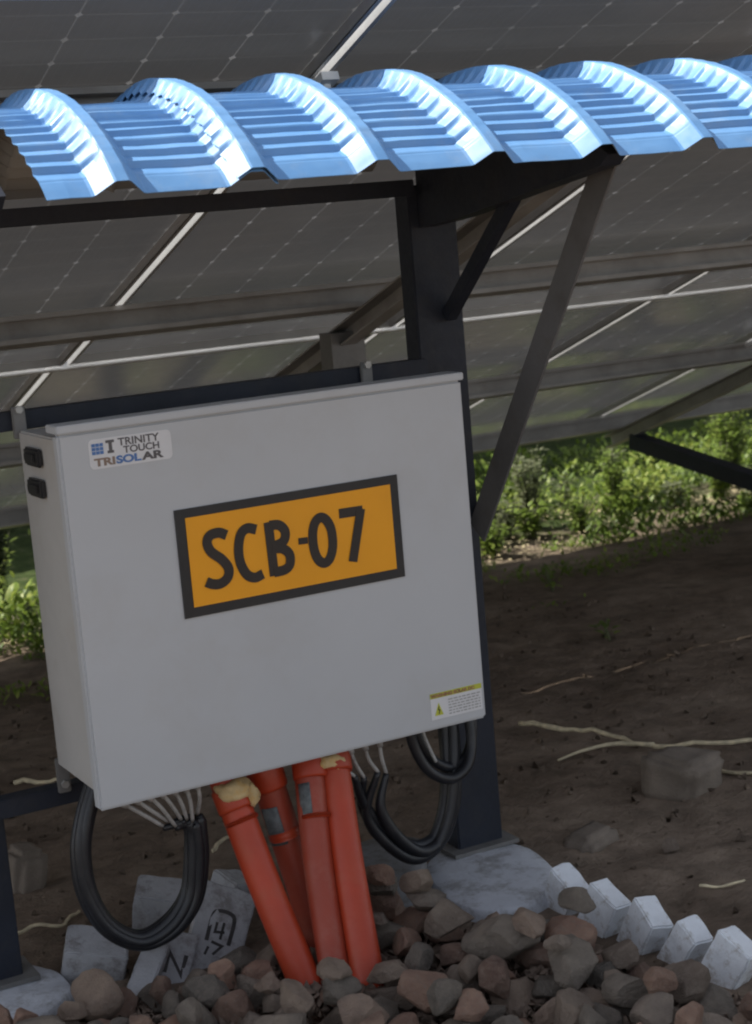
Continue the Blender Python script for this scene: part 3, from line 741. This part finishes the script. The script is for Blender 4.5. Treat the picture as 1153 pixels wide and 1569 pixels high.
for lab, L_ in ST.items():
    L_.sort(key=lambda o: r_.dot(o.location-Vector((0, 0, 1.62)))/f_.dot(o.location-Vector((0, 0, 1.62))))
    n = len(L_)
    for i, o in enumerate(L_):
        if n == 1: continue
        o['label'] = lab+', '+('leftmost' if i == 0 else 'rightmost' if i == n-1 else ordw[min(i-1, 18)]+' from the left')
print('stones', len(placed))
# gravel bits between the stones and on the soil
def scatter(name, n, fn, lo, hi, mat, label, cat, seed):
    rnd = random.Random(seed); V = []; F = []
    for _ in range(n):
        x, y = fn(rnd)
        z = ground_h(x, y); s = lo+(hi-lo)*rnd.random()**2.5; b = len(V)
        q = Euler((rnd.uniform(0, 6), rnd.uniform(0, 6), rnd.uniform(0, 6))).to_matrix()
        for p in ((1, 1, 1), (1, -1, -1), (-1, 1, -1), (-1, -1, 1), (1.1, 0, 0), (-.9, 0, .1), (0, 1.2, 0), (0, -1, .2)):
            V.append(tuple(q @ Vector(p)*s*rnd.uniform(.4, .65)+Vector((x, y, z+s*.15))))
        bmh = [(0, 4, 6), (0, 2, 5), (0, 3, 4), (1, 4, 7), (1, 6, 4), (1, 2, 6), (2, 5, 7), (3, 5, 0), (3, 7, 4), (2, 7, 1), (0, 6, 2), (3, 5, 7)]
        F += [tuple(b+i for i in f) for f in bmh]
    me = bpy.data.meshes.new(name); me.from_pydata(V, [], F); return meta(link_mesh(name, me, mat, smooth=True), label, cat, kind='stuff')
scatter('gravel', 3000, lambda r: (r.uniform(.7, 4.5), r.uniform(2.3, 7.2)), .004, .022, M['soil'], 'loose clods and grit scattered over the brown soil', 'gravel', 3)

def bedpt(r):
    while True:
        x, y = r.uniform(.7, 2.1), r.uniform(2.0, 3.5)
        if in_bed(x, y): return x, y
gb = scatter('grit', 5000, bedpt, .006, .026, M['stone_brown'], 'broken chips and grit filling the gaps between the heaped stones', 'grit', 11); gb.location.z = .028
# rocks on the soil
def rock(label, c, s, rot, seed, mat='stone_brown'):
    me = stone_mesh(seed, 13, .9); me.materials.append(M[mat]); o = bpy.data.objects.new('rock', me); C.objects.link(o)
    o.location = c; o.scale = s; o.rotation_euler = rot; return meta(o, label, 'rock', 'single rocks on the bare soil')
def sub_rock(label, c, size, rot, seed):      # blocky rock
    bm = BM(); bmesh.ops.create_cube(bm, size=1); bmesh.ops.scale(bm, vec=size, verts=bm.verts)
    for v in bm.verts: v.co *= 1+.34*noise.noise(v.co*20+Vector((seed, 0, 0)))
    bmesh.ops.bevel(bm, geom=bm.edges[:], offset=.018, segments=3, affect='EDGES')
    bmesh.ops.subdivide_edges(bm, edges=[e for e in bm.edges if e.calc_length() > .03], cuts=4, use_grid_fill=True)
    for v in bm.verts: v.co *= 1+.14*noise.noise(v.co*13+Vector((seed, 4, 0)))
    o = build('rock', bm, M['stone_dust'], None, True, Vector(c), Euler(rot)); return meta(o, label, 'rock', 'single rocks on the bare soil')
M['stone_dust'] = paint('dusty rock', (.19, .155, .125), .9, .25, 9, bump=.8, dirt=(.24, .2, .165))
sub_rock('biggest rock on the bare soil, blocky, right of the post', (2.83, 3.68, .035), (.19, .17, .15), (.1, .05, .35), 3)
sub_rock('low flat rock half buried in the soil right of the post foot', (2.40, 3.53, .005), (.15, .10, .06), (.05, 0, .3), 9)
sub_rock('rounded rock on the soil left of the cable loop', (1.12, 4.28, .02), (.09, .09, .13), (.1, .2, .3), 14)
rock('small rock on the soil behind the white edging bricks', (2.52, 3.35, .012), (.035, .03, .025), (0, 0, .4), 33)
rock('flat dark stone on the soil near the right edge', (2.62, 3.02, .008), (.04, .03, .02), (0, 0, 1.4), 35)

# twigs
def twig(label, pts, r0, r1, branch=None, mat='twig'):
    pts = [Vector((x, y, ground_h(x, y)+z)) for x, y, z in pts]; P = catmull(pts, 5)
    P = [p+Vector((noise.noise(p*25), noise.noise(p*25+Vector((3, 0, 0))), 1.0*noise.noise(p*25+Vector((0, 3, 0)))))*.013 for p in P]
    bm = BM(); tube(bm, P, [r0+(r1-r0)*i/(len(P)-1) for i in range(len(P))], 7, wob=.35)
    if branch:
        Q = catmull([Vector((x, y, ground_h(x, y)+z)) for x, y, z in branch], 5); tube(bm, Q, [r1*1.4-(r1*.8)*i/(len(Q)-1) for i in range(len(Q))], 6, wob=.3)
    return meta(build('twig', bm, M[mat], None, True), label, 'twig', 'dry twigs on the soil')
twig('longest pale forked dry branch on the soil right of the box', [(2.895, 4.62, .02), (2.925, 4.457, .02), (2.985, 4.28, .022), (3.01, 4.03, .018), (3.20, 3.84, .02), (3.34, 3.72, .02)], .0085, .006,
     [(3.0, 4.04, .02), (2.93, 4.14, .016), (2.82, 4.15, .012), (2.716, 4.135, .01)])
twig('short pale twig on the soil at the right edge beside the big rock', [(2.985, 3.76, .015), (3.0, 3.68, .012), (3.03, 3.60, .015), (3.08, 3.5, .012)], .006, .005)
twig('thin dry twig between the left post and the cable loop', [(.985, 3.90, .015), (1.04, 3.915, .018), (1.09, 3.90, .014), (1.17, 3.975, .012)], .005, .004)
twig('short pale rod for a sliver of sunlight on the soil left behind the box', [(1.43, 5.45, .012), (1.49, 5.38, .012), (1.56, 5.27, .012)], .009, .006)  # pale rod added to draw sunlight falling through the module seam
twig('short dry twig seen between the cable loop and the pipes', [(1.60, 4.15, .012), (1.66, 4.20, .02), (1.76, 4.24, .015)], .006, .004)
twig('tiny straw stub on the soil right of the edging bricks', [(2.40, 3.08, .01), (2.44, 3.05, .012), (2.49, 3.04, .008)], .004, .003)
twig('straw stub beside the rightmost pipe', [(1.86, 3.93, .03), (1.89, 3.93, .032), (1.92, 3.95, .03)], .008, .004)

# ---------------------------------------------------------------- weeds
def leaf_verts(V, F, p, d, up, L, W):
    d = d.normalized(); s = d.cross(up); s = s.normalized() if s.length > 1e-3 else Vector((1, 0, 0)); n_ = s.cross(d); b = len(V)
    for (t, k, dr) in ((0, 0, 0), (.35, .5, .06), (.35, -.5, .06), (.75, .36, -.02), (.75, -.36, -.02), (1, 0, -.14)):
        V.append(tuple(p+d*L*t+s*W*k+n_*L*dr))
    F += [(b, b+1, b+2), (b+1, b+3, b+4, b+2), (b+3, b+5, b+4)]
def weed(label, x, y, h, wd, nst, mat, seed, leafs=(.03, .055)):
    rnd = random.Random(seed); z0 = ground_h(x, y)
    t = empty('weed', (x, y, z0), label, 'weed', 'leafy weeds growing beyond the shade')
    V = []; F = []; sb = BM()
    for i in range(nst):
        a = rnd.uniform(0, 6.28); lean = rnd.uniform(.05, .55)*wd; hh = h*rnd.uniform(.55, 1.0)
        P = [Vector((rnd.gauss(0, .02), rnd.gauss(0, .02), 0)), Vector((math.cos(a)*lean*.4, math.sin(a)*lean*.4, hh*.5)), Vector((math.cos(a)*lean, math.sin(a)*lean, hh))]
        Q = catmull(P, 6); tube(sb, Q, [.0045-.003*k/(len(Q)-1) for k in range(len(Q))], 5)
        m_ = int(hh/.014)
        for k in range(m_):
            f = rnd.uniform(.12, 1.0); q = Q[min(len(Q)-1, int(f*(len(Q)-1)))]
            b = rnd.uniform(0, 6.28); d = Vector((math.cos(b), math.sin(b), rnd.uniform(-.2, .9))); s = rnd.uniform(*leafs)
            base = q+Vector((math.cos(b), math.sin(b), 0))*rnd.uniform(0, .03)
            leaf_verts(V, F, base, d, Vector((0, 0, 1)), s, s*rnd.uniform(.4, .6))
    me = bpy.data.meshes.new('leaves'); me.from_pydata(V, [], F); link_mesh('leaves', me, M[mat], t, True)
    build('stems', sb, M['bark'], t, True)
    return t
W_ = [
 ('broad pale bushy weed right of the steel strut, left of the others', 5.62, 8.65, .52, .34, 26, 'leaf_pale', 1),
 ('pale weed clump just beside the steel strut', 5.20, 8.45, .40, .22, 10, 'leaf_pale', 2),
 ('low green weed beside the box edge', 5.0, 8.15, .24, .32, 22, 'leaf', 3),
 ('bright tall weed at the right edge of the picture', 7.25, 8.75, .66, .34, 34, 'leaf', 4),
 ('bright weed second from the right edge', 6.95, 8.5, .40, .28, 22, 'leaf', 5),
 ('upright weed in the middle below the panel brace', 6.30, 8.75, .48, .24, 20, 'leaf', 6),
 ('low spreading green weed below the dark gap', 5.75, 8.35, .24, .32, 22, 'leaf', 7),
 ('pale weed behind the pale straw patch', 6.75, 9.3, .34, .25, 12, 'leaf_pale', 8),
 ('leafy weed in shade behind the left side of the box', 2.50, 9.3, .42, .25, 12, 'leaf', 9),
 ('sparse weed at the left edge behind the box', 2.25, 8.9, .30, .2, 8, 'leaf_pale', 10),
 ('weed behind the middle of the panel gap', 6.05, 9.6, .35, .25, 10, 'leaf', 11),
 ('dense weed on the far right behind the brightest one', 7.75, 9.4, .55, .35, 16, 'leaf', 12),
 ('dark dense shrub at the left edge behind the box', 2.42, 9.15, .78, .34, 60, 'leaf_dark', 15),
 ('dark low shrub farther left behind the box', 1.95, 8.95, .70, .30, 46, 'leaf_dark', 16),
 ('dark shrub hidden mostly by the left side of the box', 2.85, 9.2, .70, .32, 40, 'leaf_dark', 17),
 ('small weed sprig standing in the shade of the soil', 4.55, 6.9, .16, .08, 3, 'leaf', 13),
 ('small dark weed in the shade near the thin twig', 3.95, 5.6, .09, .10, 4, 'leaf', 14),
]
wr = random.Random(21)
place = ['just right of the steel strut', 'left of the panel brace', 'under the low end of the panel brace', 'in the sunny strip', 'near the pale straw', 'near the right edge', 'close to the shade line']
for i in range(14):
    x = 4.7+i*.21+wr.uniform(-.1, .1); y = 8.0+wr.random()*1.3
    W_.append(('%s %s weed %s, %s in the row' % (wr.choice(['slender', 'stubby', 'ragged']), ('green', 'pale green')[i % 2], place[min(6, i//2)] if i < 12 else 'near the right edge', ('first', 'second', 'third', 'fourth', 'fifth', 'sixth', 'seventh', 'eighth', 'ninth', 'tenth', 'eleventh', 'twelfth', 'thirteenth', 'fourteenth')[i]), x, y, wr.uniform(.10, .30), wr.uniform(.12, .3), wr.randint(4, 12), ('leaf', 'leaf_pale')[i % 2], 40+i, (.035, .085)))
for q in W_: weed(*q)
# ground cover
rnd = random.Random(5); V = []; F = []
for _ in range(52000):
    x = rnd.uniform(1.2, 11.0); y = 7.4+rnd.random()**1.3*3.7
    edge = 7.70+.35*noise.noise(Vector((x*1.1, 0, 3)))
    if x < 3.2 and y > 8.75: continue
    if y < edge+rnd.random()*.15: continue
    dn = noise.noise(Vector((x*1.6, y*1.6, 0)))
    if dn < -.02 and rnd.random() < .93: continue
    z = ground_h(x, y); a = rnd.uniform(0, 6.28); s = rnd.uniform(.025, .06)*(1+1.3*max(0, dn)); d = Vector((math.cos(a), math.sin(a), rnd.uniform(.3, 1.8)))
    leaf_verts(V, F, Vector((x, y, z+rnd.random()*.07*(1+6*max(0, dn)))), d, Vector((0, 0, 1)), s, s*rnd.uniform(.25, .5))
for _ in range(16000):
    x = rnd.uniform(1.2, 10.0); t_ = rnd.random(); y = 8.1-1.7*t_**1.4
    if noise.noise(Vector((x*1.3, y*2.0, 7))) < -.10+.45*t_: continue
    a = rnd.uniform(0, 6.28); s = rnd.uniform(.02, .05)
    leaf_verts(V, F, Vector((x, y, ground_h(x, y)+rnd.random()*.04)), Vector((math.cos(a), math.sin(a), rnd.uniform(.2, 1.6))), Vector((0, 0, 1)), s, s*rnd.uniform(.25, .5))
me = bpy.data.meshes.new('ground_cover'); me.from_pydata(V, [], F); meta(link_mesh('ground_cover', me, M['grass'], smooth=True), 'sunlit green grass and low weeds beyond the shaded soil', 'grass', kind='stuff')
# dry litter patches
V = []; F = []
for _ in range(2200):
    c = rnd.choice([(6.35, 8.95, .25, .12), (6.35, 8.95, .25, .12), (5.2, 8.2, .5, .12), (6.9, 8.5, .5, .12), (2.2, 8.35, .5, .05), (7.3, 8.5, .4, .12)])
    x = rnd.gauss(c[0], c[2]); y = rnd.gauss(c[1], c[3]); z = ground_h(x, y); a = rnd.uniform(0, 6.28); s = rnd.uniform(.012, .035)
    leaf_verts(V, F, Vector((x, y, z+rnd.random()*.03)), Vector((math.cos(a), math.sin(a), rnd.uniform(-.1, .4))), Vector((0, 0, 1)), s, s*.5)
me = bpy.data.meshes.new('dry_leaves'); me.from_pydata(V, [], F); meta(link_mesh('dry_leaves', me, M['straw'], smooth=True), 'pale dry leaves and straw littered along the edge of the grass', 'dry leaves', kind='stuff')
